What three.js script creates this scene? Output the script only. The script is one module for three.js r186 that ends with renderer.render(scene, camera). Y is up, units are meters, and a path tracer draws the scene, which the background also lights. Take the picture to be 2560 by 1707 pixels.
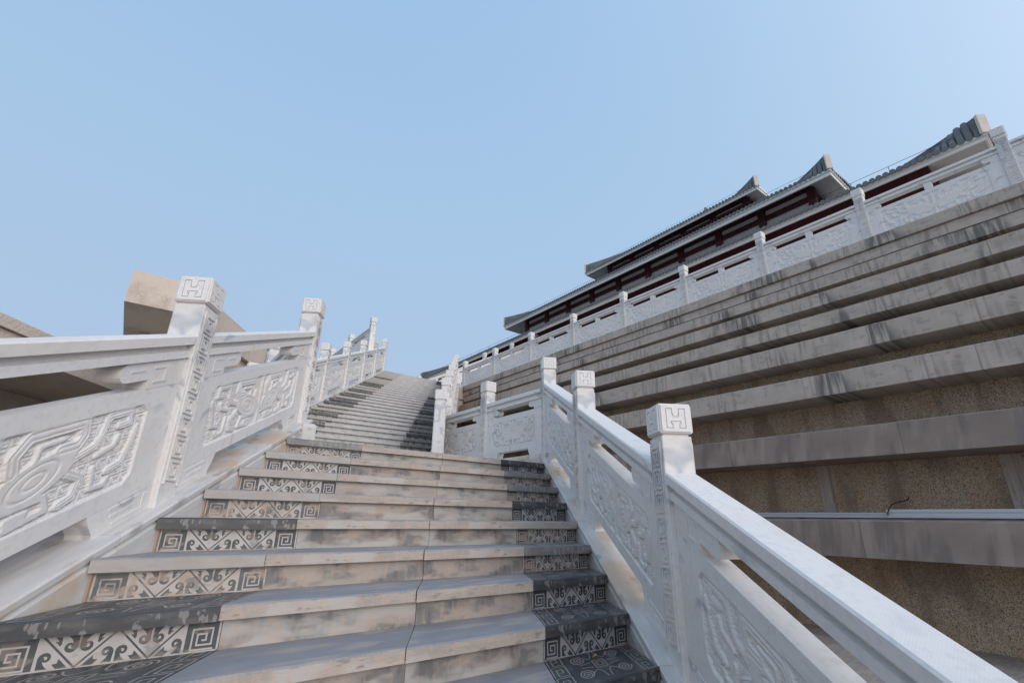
import * as THREE from 'three';
import { RoundedBoxGeometry } from 'three/addons/geometries/RoundedBoxGeometry.js';
import { mergeGeometries } from 'three/addons/utils/BufferGeometryUtils.js';

// ------------------------------------------------------------------ camera, sky, sun, exposure
const EYE = 1.667;                                   // eye above the paved court, metres
const scene = new THREE.Scene();
const renderer = new THREE.WebGLRenderer({ antialias: true });
renderer.toneMapping = THREE.LinearToneMapping;
renderer.toneMappingExposure = 1.0;
renderer.shadowMap.enabled = true;
const camera = new THREE.PerspectiveCamera(70.68, 1.5, 0.05, 600);
{
  const az = 37.35 * Math.PI / 180, pi = 20.2 * Math.PI / 180, ro = 0.843 * Math.PI / 180;
  const fw = new THREE.Vector3(Math.sin(az) * Math.cos(pi), Math.sin(pi), -Math.cos(az) * Math.cos(pi));
  const r0 = new THREE.Vector3(Math.cos(az), 0, Math.sin(az)), u0 = new THREE.Vector3().crossVectors(r0, fw);
  const rt = r0.clone().multiplyScalar(Math.cos(ro)).addScaledVector(u0, Math.sin(ro));
  const up = u0.clone().multiplyScalar(Math.cos(ro)).addScaledVector(r0, -Math.sin(ro));
  camera.position.set(0, EYE, 0);
  camera.quaternion.setFromRotationMatrix(new THREE.Matrix4().makeBasis(rt, up, fw.clone().negate()));
}
{ // hazy clear sky: pale at the horizon, deeper blue overhead
  const hs = (x, y) => { const n = Math.sin((((x % 9) + 9) % 9) * 127.1 + y * 311.7) * 43758.5453; return n - Math.floor(n); };
  const wisp = (x, y) => { const a = Math.floor(x), b = Math.floor(y), f = x - a, g = y - b, u = f * f * (3 - 2 * f), v = g * g * (3 - 2 * g); return (hs(a, b) * (1 - u) + hs(a + 1, b) * u) * (1 - v) + (hs(a, b + 1) * (1 - u) + hs(a + 1, b + 1) * u) * v; };   // faint uneven haze
  const w = 256, h = 128, d = new Float32Array(w * h * 4);
  const lin = (c) => { const k = new THREE.Color(c); return [k.r, k.g, k.b]; };
  const sd = new THREE.Vector3(Math.sin(0.07) * Math.cos(0.3), Math.sin(0.3), Math.cos(0.07) * Math.cos(0.3));   // toward the hazy sun
  const st = [[-90, lin('#a9a6a4')], [-4, lin('#b3bccb')], [0, lin('#b4c5de')], [14, lin('#aec7e4')], [34, lin('#a6c6e6')], [60, lin('#98bee4')], [90, lin('#8cb6e2')]];
  for (let j = 0; j < h; j++) {
    const el = ((j + 0.5) / h - 0.5) * 180;
    let k = 0; while (k < st.length - 2 && el > st[k + 1][0]) k++;
    const t = Math.min(1, Math.max(0, (el - st[k][0]) / (st[k + 1][0] - st[k][0])));
    for (let i = 0; i < w; i++) {
      const o = (j * w + i) * 4;
      const ph = ((i + 0.5) / w - 0.5) * 2 * Math.PI, ce = Math.cos(el * Math.PI / 180);
      const cg = ce * Math.cos(ph) * sd.x + Math.sin(el * Math.PI / 180) * sd.y + ce * Math.sin(ph) * sd.z, gl = Math.pow((1 + cg) / 2, 4.2) * (el > -4 ? 1 : 0);
      for (let q = 0; q < 3; q++) d[o + q] = (st[k][1][q] * (1 - t) + st[k + 1][1][q] * t) * (0.985 + 0.03 * wisp(i / 256 * 9, j / 128 * 7)) + gl * [1.18, 1.04, 0.96][q];
      d[o + 3] = 1;
    }
  }
  const sky = new THREE.DataTexture(d, w, h, THREE.RGBAFormat, THREE.FloatType);
  sky.mapping = THREE.EquirectangularReflectionMapping; sky.magFilter = THREE.LinearFilter; sky.minFilter = THREE.LinearFilter;
  sky.wrapS = THREE.RepeatWrapping; sky.needsUpdate = true;
  scene.background = sky; scene.environment = sky;
}
const sun = new THREE.DirectionalLight(new THREE.Color().setRGB(1, 0.89, 0.8), 1.15);
{
  const az = 4 * Math.PI / 180, el = 17 * Math.PI / 180;   // low hazy sun behind the camera
  sun.position.set(Math.sin(az) * Math.cos(el) * 80 + 6, Math.sin(el) * 80, Math.cos(az) * Math.cos(el) * 80 - 8);
  sun.target.position.set(6, 0, -8); sun.castShadow = true; sun.shadow.radius = 60;
  sun.shadow.mapSize.set(4096, 4096);
  Object.assign(sun.shadow.camera, { left: -45, right: 45, top: 45, bottom: -45, near: 1, far: 200 });
  scene.add(sun, sun.target);
}

// ------------------------------------------------------------------ helpers
let seed = 7; const rnd = () => { seed = (seed * 1664525 + 1013904223) >>> 0; return seed / 4294967296; };
const rr = (a, b) => a + (b - a) * rnd();
const W = (X, Y, D) => new THREE.Vector3(X, Y + EYE, -D);   // right, above the eye, forward
const TH = Math.atan(1.305 / 2.128), S = Math.sin(TH), C = Math.cos(TH), TAN = S / C;
const used = {};
const numbered = (n) => { const k = used[n] = (used[n] ?? -1) + 1; return k ? `${n}_${String(k).padStart(3, '0')}` : n; };
function thing(name, label, category, pos = new THREE.Vector3(), turn = 0, group) {
  const o = new THREE.Group(); o.name = numbered(name); o.position.copy(pos); o.rotation.y = turn;
  o.userData = { label, category }; if (group) o.userData.group = group; scene.add(o); return o;
}
function part(name, geo, mat, parent, pos) {
  const m = new THREE.Mesh(geo, mat); m.name = name; m.castShadow = m.receiveShadow = true;
  if (pos) m.position.copy(pos); parent.add(m); return m;
}
function tag(m, label, category, group) { m.name = numbered(m.name); m.userData = { label, category }; if (group) m.userData.group = group; return m; }
function structure(m) { m.name = numbered(m.name); m.userData.kind = 'structure'; return m; }
function fin(pos, uv) {          // triangle soup -> geometry with outward normals
  let vol = 0;
  for (let i = 0; i < pos.length; i += 9) {
    const [a, b, c, d, e, f, g, h, k] = pos.slice(i, i + 9);
    vol += a * (e * k - f * h) - b * (d * k - f * g) + c * (d * h - e * g);
  }
  if (vol < 0) for (let i = 0, j = 0; i < pos.length; i += 9, j += 6) {
    for (let q = 0; q < 3; q++) [pos[i + 3 + q], pos[i + 6 + q]] = [pos[i + 6 + q], pos[i + 3 + q]];
    for (let q = 0; q < 2; q++) [uv[j + 2 + q], uv[j + 4 + q]] = [uv[j + 4 + q], uv[j + 2 + q]];
  }
  const g = new THREE.BufferGeometry();
  g.setAttribute('position', new THREE.Float32BufferAttribute(pos, 3));
  g.setAttribute('uv', new THREE.Float32BufferAttribute(uv, 2));
  g.computeVertexNormals(); return g;
}
// closed profile [[p, y], ...] swept from t = a to b; map(t, p, y) -> [x, y, z]; uvf(edge, t, s) -> [u, v]
function sweep(prof, a, b, map, uvf) {
  const P = [], U = [], n = prof.length;
  const du = uvf ?? ((e, t, s) => [t, s]);
  let s = 0;
  for (let i = 0; i < n; i++) {
    const p = prof[i], q = prof[(i + 1) % n], s2 = s + Math.hypot(q[0] - p[0], q[1] - p[1]);
    const A = map(a, p[0], p[1]), B = map(a, q[0], q[1]), Cc = map(b, q[0], q[1]), D = map(b, p[0], p[1]);
    P.push(...A, ...B, ...Cc, ...A, ...Cc, ...D);
    const uA = du(i, a, s), uB = du(i, a, s2), uC = du(i, b, s2), uD = du(i, b, s);
    U.push(...uA, ...uB, ...uC, ...uA, ...uC, ...uD); s = s2;
  }
  const tri = THREE.ShapeUtils.triangulateShape(prof.map((p) => new THREE.Vector2(p[0], p[1])), []);
  const ccw = THREE.ShapeUtils.area(prof.map((p) => new THREE.Vector2(p[0], p[1]))) > 0;
  for (const [t, flip] of [[a, false], [b, true]]) for (const f of tri) {
    const o = flip === ccw ? [f[0], f[2], f[1]] : f;
    for (const k of o) { P.push(...map(t, prof[k][0], prof[k][1])); U.push(...(uvf ? uvf(-1, prof[k][0], prof[k][1]) : [prof[k][0], prof[k][1]])); }
  }
  return fin(P, U);
}
const box = (x0, x1, y0, y1, z0, z1) => sweep([[z0, y0], [z1, y0], [z1, y1], [z0, y1]], x0, x1, (t, p, y) => [t, y, p]);
const merge = (a) => mergeGeometries(a.map((g) => (g.index ? g.toNonIndexed() : g)));
function metreUV(g) {             // planar uv in metres from the face direction
  const q = g.index ? g.toNonIndexed() : g; q.computeVertexNormals();
  const p = q.attributes.position, n = q.attributes.normal, u = new Float32Array(p.count * 2);
  for (let i = 0; i < p.count; i += 3) {
    const ax = [Math.abs(n.getX(i)), Math.abs(n.getY(i)), Math.abs(n.getZ(i))], m = ax.indexOf(Math.max(...ax));
    for (let k = i; k < i + 3; k++) { u[k * 2] = m === 0 ? p.getZ(k) : p.getX(k); u[k * 2 + 1] = m === 1 ? p.getZ(k) : p.getY(k); }
  }
  q.setAttribute('uv', new THREE.BufferAttribute(u, 2)); return q;
}

// ------------------------------------------------------------------ noise and textures
const hash = (x, y, s) => { let h = Math.imul(x, 374761393) ^ Math.imul(y, 668265263) ^ Math.imul(s, 1274126177); h = Math.imul(h ^ (h >>> 13), 1274126177); return ((h ^ (h >>> 16)) >>> 0) / 4294967296; };
function vn(x, y, s, px = 1e9, py = 1e9) {
  const xi = Math.floor(x), yi = Math.floor(y), fx = x - xi, fy = y - yi, u = fx * fx * (3 - 2 * fx), v = fy * fy * (3 - 2 * fy);
  const m = (a, p) => ((a % p) + p) % p;
  const a = hash(m(xi, px), m(yi, py), s), b = hash(m(xi + 1, px), m(yi, py), s), c = hash(m(xi, px), m(yi + 1, py), s), d = hash(m(xi + 1, px), m(yi + 1, py), s);
  return a + (b - a) * u + (c - a) * v + (a - b - c + d) * u * v;
}
function fbm(x, y, s, px, py, o = 4) { let r = 0, a = 0.5, n = 0; for (let i = 0; i < o; i++) { r += a * vn(x, y, s + i, px, py); n += a; x *= 2; y *= 2; px *= 2; py *= 2; a *= 0.5; } return r / n; }
const clamp = (v, a = 0, b = 1) => Math.min(b, Math.max(a, v));
const ss = (a, b, v) => { const t = clamp((v - a) / (b - a)); return t * t * (3 - 2 * t); };
const mixc = (a, b, t) => [a[0] + (b[0] - a[0]) * t, a[1] + (b[1] - a[1]) * t, a[2] + (b[2] - a[2]) * t];
function tex(w, h, fn, rx = 1, ry = 1, data = false, base) {
  const c = base ?? document.createElement('canvas'); if (!base) { c.width = w; c.height = h; }
  const g = c.getContext('2d'), im = g.getImageData(0, 0, w, h), d = im.data;
  for (let j = 0; j < h; j++) for (let i = 0; i < w; i++) {
    const o = (j * w + i) * 4, r = fn(i / w, 1 - (j + 0.5) / h, base ? [d[o], d[o + 1], d[o + 2]] : null, i, j);
    d[o] = r[0]; d[o + 1] = r[1]; d[o + 2] = r[2]; d[o + 3] = 255;
  }
  g.putImageData(im, 0, 0);
  const t = new THREE.CanvasTexture(c); t.wrapS = t.wrapT = THREE.RepeatWrapping; t.repeat.set(rx, ry);
  if (!data) t.colorSpace = THREE.SRGBColorSpace;
  return t;
}
const std = (o) => new THREE.MeshStandardMaterial({ roughness: 0.8, ...o });

// white marble with faint veins and dusty blotches (1.6 m tile)
const marbleMap = tex(512, 512, (u, v) => {
  const f = fbm(u * 4, v * 4, 11, 4, 4, 5), w = fbm(u * 3 + f * 0.9, v * 3, 31, 3, 3, 4);
  const vein = ss(0.035, 0, Math.abs(w - 0.5)) * ss(0.45, 0.62, fbm(u * 5, v * 5, 71, 5, 5, 3));
  let c = mixc([226, 223, 219], [212, 210, 208], f);
  c = mixc(c, [168, 171, 176], vein * 0.75);
  c = mixc(c, [190, 180, 168], ss(0.56, 0.8, fbm(u * 40, v * 4, 61, 40, 4, 4)) * ss(0.45, 0.7, fbm(u * 4, v * 3, 66, 4, 3, 3)) * 0.55);
  c = mixc(c, [198, 196, 194], ss(0.5, 0.8, fbm(u * 90, v * 90, 68, 90, 90, 2)) * 0.35);
  return mixc(c, [222, 210, 198], ss(0.58, 0.8, fbm(u * 3, v * 6, 51, 3, 6, 5)) * 0.35);
}, 1 / 1.6, 1 / 1.6);
const marbleBump = tex(256, 256, (u, v) => { const k = 0.5 + 0.5 * Math.sin((u * 60 + v * 46) * Math.PI * 2); const n = 255 * (0.35 * k + 0.65 * fbm(u * 24, v * 24, 5, 24, 24, 3)); return [n, n, n]; }, 1 / 0.5, 1 / 0.5, true);
const marble = std({ map: marbleMap, roughness: 0.62, bumpMap: marbleBump, bumpScale: 0.0006 });
const curbMap = tex(512, 256, (u, v) => {
  const f = fbm(u * 6, v * 3, 12, 6, 3, 5), s = fbm(u * 10, v * 30, 19, 10, 30, 3);
  let c = mixc([214, 210, 205], [186, 186, 186], s);
  c = mixc(c, [196, 172, 150], ss(0.5, 0.72, f) * 0.75);
  return mixc(c, [140, 132, 124], ss(0.62, 0.8, fbm(u * 9, v * 9, 23, 9, 9, 5)) * 0.5);
}, 1 / 1.4, 1 / 0.7);
const curbMat = std({ map: curbMap, roughness: 0.75, bumpMap: marbleBump, bumpScale: 0.001 });

// stained concrete of the beams: u runs 6 m along the wall, v is 0..1 over the beam
const concrete = [0, 1, 2].map((k) => std({
  roughness: 0.92, map: tex(1024, 256, (u, v) => {
    const f = fbm(u * 14, v * 2, 100 + k, 14, 64, 5), dr = fbm(u * 170, v * 0.7, 130 + k, 170, 64, 3), zone = fbm(u * 9, v * 0.5, 160 + k, 9, 64, 3);
    let c = mixc([190, 180, 169], [166, 155, 144], f);
    c = mixc(c, [198, 182, 170], ss(0.5, 0.75, fbm(u * 22, v * 0.8, 143 + k, 22, 64, 3)) * 0.5);
    c = mixc(c, [122, 114, 106], ss(0.4, 0.8, dr) * ss(0.36, 0.66, zone) * 0.6);
    c = mixc(c, [92, 90, 87], ss(0.66, 0.82, fbm(u * 10, v * 0.3, 170 + k, 10, 64, 2)) * ss(0.3, 0.6, fbm(u * 150, v * 0.6, 175 + k, 150, 64, 3)) * 0.75);
    c = mixc(c, [120, 108, 97], ss(0.6, 0.82, fbm(u * 60, v * 6, 190 + k, 60, 64, 4)) * 0.3);
    return c;
  }, 1, 1), bumpMap: marbleBump, bumpScale: 0.002,
}));
const brownConcrete = [0, 1].map((k) => std({
  roughness: 0.93, map: tex(1024, 256, (u, v) => {
    const f = fbm(u * 10, v * 2, 220 + k, 10, 64, 5), w = fbm(u * 40 + v * 0.5, v * 0.8, 231 + k, 40, 64, 5);
    let c = mixc([158, 143, 133], [128, 116, 109], f);
    c = mixc(c, [104, 98, 95], ss(0.45, 0.75, w) * 0.6);
    c = mixc(c, [172, 160, 151], ss(0.55, 0.75, fbm(u * 50 + v * 0.6, v * 0.8, 243 + k, 50, 64, 4)) * 0.4);
    return mixc(c, [146, 132, 122], fbm(u * 200, v * 40, 255 + k, 200, 64, 2) * 0.3);
  }), bumpMap: marbleBump, bumpScale: 0.002,
}));
const pebbleBump0 = tex(256, 256, (u, v, _, i, j) => { const n = 255 * (0.6 * hash(i >> 1, j >> 1, 83) + 0.4 * fbm(u * 8, v * 8, 84, 8, 8, 4)); return [n, n, n]; }, 1, 1, true);
const plainConcrete = std({
  roughness: 0.95, map: tex(512, 512, (u, v) => {
    const f = fbm(u * 5, v * 5, 301, 5, 5, 5), g = fbm(u * 60, v * 60, 311, 60, 60, 2);
    let c = mixc([208, 194, 180], [188, 174, 161], f); c = mixc(c, [150, 138, 127], ss(0.6, 0.8, fbm(u * 7, v * 4, 321, 7, 4, 5)) * 0.45);
    return mixc(c, [210, 196, 178], ss(0.6, 0.8, g) * 0.5);
  }, 1 / 2, 1 / 2), bumpMap: pebbleBump0, bumpScale: 0.003,
});
// pebble dash: 2 m tile of 7 mm chips
const pebbleMap = tex(1024, 1024, (u, v, _, i, j) => {
  const cx = Math.floor(i / 4 + vn(j / 3, i / 3, 9) * 1.2), cy = Math.floor(j / 4 + vn(i / 3, j / 3, 8) * 1.2);
  const k = hash(cx & 255, cy & 255, 77), l = hash(cx & 255, cy & 255, 78);
  let c = k < 0.32 ? [226, 210, 184] : k < 0.62 ? [182, 156, 126] : k < 0.84 ? [208, 194, 174] : [98, 85, 73];
  c = mixc(c, [158, 138, 116], l * 0.4);
  c = mixc(c, [176, 126, 90], ss(0.5, 0.75, fbm(u * 4, v * 4, 401, 4, 4, 4)) * 0.25);
  return mixc(c, [112, 98, 86], ss(0.5, 0.75, fbm(u * 6, v * 2, 411, 6, 2, 5)) * 0.4);
}, 1 / 2, 1 / 2);
const pebbleBump = tex(512, 512, (u, v, _, i, j) => { const n = 255 * hash(i >> 1, j >> 1, 79); return [n, n, n]; }, 1, 1, true);
const pebble = std({ map: pebbleMap, roughness: 0.95, bumpMap: pebbleBump, bumpScale: 0.006 });
const paving = [0, 1].map((k) => std({ roughness: 0.85, map: tex(256, 256, (u, v) => { const f = fbm(u * 4, v * 4, 500 + k, 4, 4, 5), s = fbm(u * 6, v * 40, 520 + k, 6, 40, 3); return mixc(mixc([172, 158, 146], [142, 132, 124], f), [188, 176, 164], ss(0.5, 0.75, s) * 0.5); }, 1 / 1.2, 1 / 1.2) }));

// stair stone: slabs use v 0.3..1 for the worn tread and v 0..0.25 for the nosing face
const PINK = [180, 164, 151], GREY = [140, 138, 135];
function slabTex(k) {
  return tex(512, 512, (u, v) => {
    if (v > 0.28) {
      const ch = 0.5 + 0.5 * Math.sin((u * 46 + v * 70 + fbm(u * 5, v * 5, 600 + k, 5, 5, 3) * 6) * 6.283);
      let c = mixc([142, 143, 147], [120, 121, 125], fbm(u * 5, v * 5, 610 + k, 5, 5, 5));
      c = mixc(c, [160, 160, 162], ch * 0.35);
      return mixc(c, PINK, ss(0.5, 0.75, fbm(u * 4, v * 9, 620 + k, 4, 9, 5)) * 0.55);
    }
    const dr = fbm(u * 50, v * 5, 630 + k, 50, 50, 3);
    let c = mixc([182, 170, 158], [160, 151, 142], fbm(u * 6, v * 10, 640 + k, 6, 10, 4));
    c = mixc(c, [192, 188, 182], ss(0.45, 0.65, fbm(u * 4, v * 3, 650 + k, 4, 4, 3)) * 0.6);
    c = mixc(c, [190, 168, 152], ss(0.45, 0.7, dr) * 0.5);
    return mixc(c, [120, 112, 104], ss(0.62, 0.8, fbm(u * 14, v * 14, 660 + k, 14, 14, 4)) * 0.5);
  });
}
const slabMats = [0, 1, 2, 3].map((k) => std({ map: slabTex(k), roughness: 0.82, bumpMap: marbleBump, bumpScale: 0.0015 }));
const riserMats = [0, 1, 2, 3, 4, 5].map((k) => std({
  roughness: 0.85, map: tex(512, 128, (u, v) => {
    const b = fbm(u * 5, v * 1.6, 700 + k * 7, 5, 50, 5), d = fbm(u * 30, v * 1.2, 711 + k * 7, 30, 50, 3), l = fbm(u * 3, v * 1.2, 722 + k * 7, 3, 50, 4);
    let c = mixc(PINK, [160, 153, 146], fbm(u * 8, v * 3, 733 + k * 7, 8, 50, 4));
    c = mixc(c, [122, 120, 118], ss(0.42, 0.7, b) * 0.85);
    c = mixc(c, [104, 104, 104], ss(0.5, 0.75, d) * ss(0.42, 0.66, b) * 0.6);
    c = mixc(c, [186, 184, 179], ss(0.5, 0.66, l) * 0.65);
    return mixc(c, [190, 166, 148], ss(0.55, 0.8, fbm(u * 40, v * 2, 744 + k * 7, 40, 50, 3)) * 0.4);
  }),
}));
const paleRisers = [0, 1, 2].map((k) => std({
  roughness: 0.85, map: tex(512, 128, (u, v) => {
    let c = mixc([196, 192, 188], [172, 169, 166], fbm(u * 7, v * 2, 760 + k, 7, 50, 5));
    c = mixc(c, [186, 164, 150], ss(0.56, 0.78, fbm(u * 9, v * 1.5, 770 + k, 9, 50, 4)) * 0.45);
    return mixc(c, [138, 136, 134], ss(0.55, 0.78, fbm(u * 16, v * 1.5, 780 + k, 16, 50, 4)) * 0.6);
  }),
}));
const paleSlabs = [0, 1, 2].map((k) => std({
  roughness: 0.85, map: tex(256, 256, (u, v) => {
    let c = mixc([194, 190, 186], [168, 166, 164], fbm(u * 6, v * 6, 790 + k, 6, 6, 5));
    c = mixc(c, [188, 166, 152], ss(0.55, 0.78, fbm(u * 5, v * 5, 794 + k, 5, 5, 4)) * 0.5);
    return mixc(c, [130, 126, 122], ss(0.6, 0.8, fbm(u * 14, v * 14, 797 + k, 14, 14, 4)) * 0.5);
  }),
}));
const mortar = std({ color: new THREE.Color('#a3917f'), roughness: 0.95 });

// etched border tile: key squares at both ends, hooked triangles between
function drawTile(g, w, h, ink, pale) {
  g.fillStyle = pale; g.fillRect(0, 0, w, h); g.lineCap = 'butt'; g.lineJoin = 'miter';
  const key = (x, flip) => {
    const q = h * 1.02; g.save(); g.translate(x + (flip ? q : 0), 0); g.scale(flip ? -1 : 1, 1);
    g.fillStyle = ink; g.fillRect(h * 0.06, h * 0.06, q - h * 0.02, h * 0.88);
    g.strokeStyle = pale; g.lineWidth = h * 0.055; g.beginPath();
    const P = [[0.16, 0.9], [0.86, 0.9], [0.86, 0.26], [0.24, 0.26], [0.24, 0.76], [0.7, 0.76], [0.7, 0.42], [0.42, 0.42], [0.42, 0.62], [0.56, 0.62]];
    P.forEach(([a, b], i) => (i ? g.lineTo(a * h, b * h) : g.moveTo(a * h, b * h))); g.stroke(); g.restore();
  };
  key(h * 0.02, false); key(w - h * 1.04, true);
  const x0 = h * 1.14, x1 = w - h * 1.14, n = 2, cw = (x1 - x0) / n;
  const comma = (x, y, f, k, sc) => {        // tapering volute hanging (k = 1) or rising (k = -1) from (x, y)
    g.fillStyle = ink; const R = h * 0.16 * sc, cx = x + f * R, cy = y + k * R * 1.25;
    for (let t = 0; t <= 1; t += 0.012) {
      const a = Math.PI + t * 6.6, r = R * (1 - 0.68 * t), w = h * (0.07 - 0.045 * t) * sc;
      g.beginPath(); g.arc(cx + f * Math.cos(a) * r, cy - k * Math.sin(a) * r, w, 0, 6.3); g.fill();
    }
    g.beginPath(); g.moveTo(x - f * h * 0.05 * sc, y - k * h * 0.16 * sc); g.lineTo(x + f * h * 0.3 * sc, y - k * h * 0.16 * sc); g.quadraticCurveTo(x + f * h * 0.1 * sc, y - k * h * 0.04 * sc, x + f * h * 0.09 * sc, y + k * h * 0.16 * sc); g.lineTo(x - f * h * 0.07 * sc, y + k * h * 0.2 * sc); g.fill();
  };
  for (let k = 0; k < n; k++) {
    const a = x0 + k * cw, m = a + cw / 2, b = a + cw;
    for (const f of [-1, 1]) {
      comma(m + f * h * 0.08, h * 0.2, f, 1, 0.86); comma(m + f * h * 0.48, h * 0.17, f, 1, 0.5);
      const c = f < 0 ? a : b, d = -f;
      comma(c + d * h * 0.08, h * 0.8, d, -1, 0.8); g.fillStyle = ink;
      g.beginPath(); g.moveTo(m + f * h * 0.16, h * 0.95); g.lineTo(m + f * h * 0.42, h * 0.68); g.lineTo(m + f * h * 0.44, h * 0.8); g.lineTo(m + f * h * 0.56, h * 0.82); g.lineTo(m + f * h * 0.44, h * 0.95); g.fill();
    }
    for (const [c, w] of [[pale, 0.2], [ink, 0.055]]) { g.strokeStyle = c; g.lineWidth = h * w; g.beginPath(); g.moveTo(a + h * 0.04, h * 0.05); g.lineTo(m, h * 0.96); g.lineTo(b - h * 0.04, h * 0.05); g.stroke(); }
  }
}
const tileMats = [0, 1, 2, 3].map((k) => {
  const c = document.createElement('canvas'); c.width = 1024; c.height = 168;
  const light = k === 1 || k === 3;
  drawTile(c.getContext('2d'), 1024, 168, ['#3f4345', '#5a5c5d', '#2f3337', '#4a4d4f'][k], ['#bdbab6', '#c0b8b0', '#b4b2b0', '#bbb5af'][k]);
  return std({ roughness: 0.55, map: tex(1024, 168, (u, v, b) => {
    let o = mixc(b, [150, 146, 142], fbm(u * 18, v * 3, 800 + k, 18, 50, 4) * 0.3);
    const wear = ss(0.5, 0.66, fbm(u * 14, v * 3, 810 + k, 14, 50, 5));
    o = mixc(o, k === 2 ? [120, 118, 116] : [176, 158, 144], wear * (light ? 0.75 : k === 2 ? 0.2 : 0.45));
    return mixc(o, [70, 70, 70], ss(0.6, 0.75, fbm(u * 9, v * 2, 820 + k, 9, 50, 4)) * 0.3);
  }, 1, 1, false, c) });
});
// dark slab: etched tread above v 0.3, plain nosing face below
function drawTread(g, s, ink, pale) {
  g.fillStyle = ink; g.fillRect(0, 0, s, s); g.strokeStyle = pale; g.lineCap = 'round'; g.lineWidth = 5;
  const h = s * 0.7, cell = h / 3;
  for (const x of [s * 0.015, s - s * 0.015 - cell * 0.62]) for (let i = 0; i < 3; i++) {
    const y = i * cell + 6, a = cell * 0.6, b = cell * 0.86; g.lineWidth = 5;
    g.beginPath(); [[0, b], [0, 0], [a, 0], [a, b], [a * 0.3, b], [a * 0.3, b * 0.3], [a * 0.7, b * 0.3], [a * 0.7, b * 0.65], [a * 0.5, b * 0.65]].forEach(([p, q], j) => (j ? g.lineTo(x + p, y + q) : g.moveTo(x + p, y + q))); g.stroke();
  }
  const sp = (cx, cy, r, dir) => { g.beginPath(); for (let t = 0; t < 15; t += 0.2) { const q = r * (1 - t / 16); const X = cx + Math.cos(t * dir) * q, Y = cy + Math.sin(t * dir) * q * 1.25; t ? g.lineTo(X, Y) : g.moveTo(X, Y); } g.stroke(); };
  g.lineWidth = 6;
  for (const [x, y, d] of [[0.3, 0.2, 1], [0.3, 0.52, -1], [0.7, 0.2, -1], [0.7, 0.52, 1]]) sp(s * x, s * y, s * 0.072, d);
  g.lineWidth = 5;
  g.strokeRect(s * 0.44, s * 0.27, s * 0.12, s * 0.16); g.strokeRect(s * 0.47, s * 0.31, s * 0.06, s * 0.08);
  for (const f of [-1, 1]) for (const y of [0.06, 0.62]) {
    g.beginPath(); g.moveTo(s * (0.5 + f * 0.02), s * y); g.quadraticCurveTo(s * (0.5 + f * 0.05), s * 0.34, s * (0.5 + f * 0.16), s * (y < 0.3 ? 0.12 : 0.58)); g.stroke();
    g.beginPath(); g.moveTo(s * (0.5 + f * 0.09), s * (y < 0.3 ? 0.3 : 0.4)); g.lineTo(s * (0.5 + f * 0.2), s * (y < 0.3 ? 0.32 : 0.38)); g.stroke();
  }
}
const darkMats = [0, 1, 2].map((k) => {          // 0 polished dark, 1 worn pale, 2 mid grey
  const c = document.createElement('canvas'); c.width = c.height = 512;
  drawTread(c.getContext('2d'), 512, ['#3a3e42', '#8d8d8f', '#636669'][k], ['#a49a90', '#b7b0a8', '#a8a19a'][k]);
  return std({ roughness: [0.42, 0.75, 0.6][k], map: tex(512, 512, (u, v, b) => {
    let o = b;
    if (v < 0.27) {
      const dr = fbm(u * 40, v * 6, 900 + k, 40, 50, 3);
      o = mixc([[50, 52, 54], [164, 162, 158], [112, 113, 114]][k], [[70, 72, 74], [186, 178, 170], [132, 130, 128]][k], fbm(u * 9, v * 9, 905 + k, 9, 9, 4));
      o = mixc(o, [170, 164, 158], ss(0.62, 0.7, dr) * 0.55);
    }
    o = mixc(o, [172, 156, 142], ss(0.5, 0.78, fbm(u * 6, v * 6, 910 + k, 6, 6, 5)) * [0.25, 0.5, 0.4][k]);
    return mixc(o, [120, 122, 126], fbm(u * 40, v * 40, 915 + k, 40, 40, 2) * 0.12);
  }, 1, 1, false, c) });
});

// building paints
const grain = (a, b, k, sc = 1) => std({ roughness: 0.85, map: tex(256, 256, (u, v) => mixc(a, b, fbm(u * 6, v * 6, k, 6, 6, 5)), 1 / sc, 1 / sc) });
const redPaint = grain([88, 34, 40], [68, 27, 35], 1001, 2); redPaint.roughness = 0.6;
const whitePaint = grain([222, 221, 217], [204, 203, 200], 1011, 3);
const greyPlaster = grain([206, 206, 204], [188, 188, 188], 1021, 2);
const tileGrey = grain([112, 116, 116], [84, 88, 90], 1031, 0.8); tileGrey.roughness = 0.7;
const tileEnd = grain([150, 146, 138], [112, 110, 106], 1041, 0.3);
const ridgeWhite = grain([214, 208, 198], [190, 182, 170], 1051, 1);
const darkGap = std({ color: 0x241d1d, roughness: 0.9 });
const alu = std({ color: 0xc4c8ce, metalness: 0.35, roughness: 0.4 });
const rubber = std({ color: 0x16171a, roughness: 0.5 });

// ------------------------------------------------------------------ ground
const gy = -EYE;
structure(part('ground', new THREE.PlaneGeometry(700, 700).rotateX(-Math.PI / 2), std({ color: new THREE.Color('#a3978b'), roughness: 0.95 }), scene, new THREE.Vector3(0, -0.06, 0)));
{
  const pv = new THREE.Group(); scene.add(pv); pv.name = 'pavement'; pv.userData.kind = 'structure';
  const base = part('bedding', box(2, 10.06, -0.05, -0.012, -9, 7), paving[1], pv); base.castShadow = false;
  const g = metreUV(new RoundedBoxGeometry(0.994, 0.05, 1.194, 1, 0.004)), g2 = g.clone(); { const u = g2.attributes.uv; for (let i = 0; i < u.count; i++) u.setXY(i, u.getX(i) + 0.47, u.getY(i) + 0.31); }
  for (let i = 0; i < 6; i++) for (let j = -5; j < 7; j++) part('paving_slab', (i * 3 + j) % 2 ? g : g2, paving[(i + j * 5 & 3) ? 0 : 1], pv, new THREE.Vector3(9.55 - i, -0.025 + rr(0, 0.002), -(j * 1.2 - 0.5) + 0.4));
}

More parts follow.
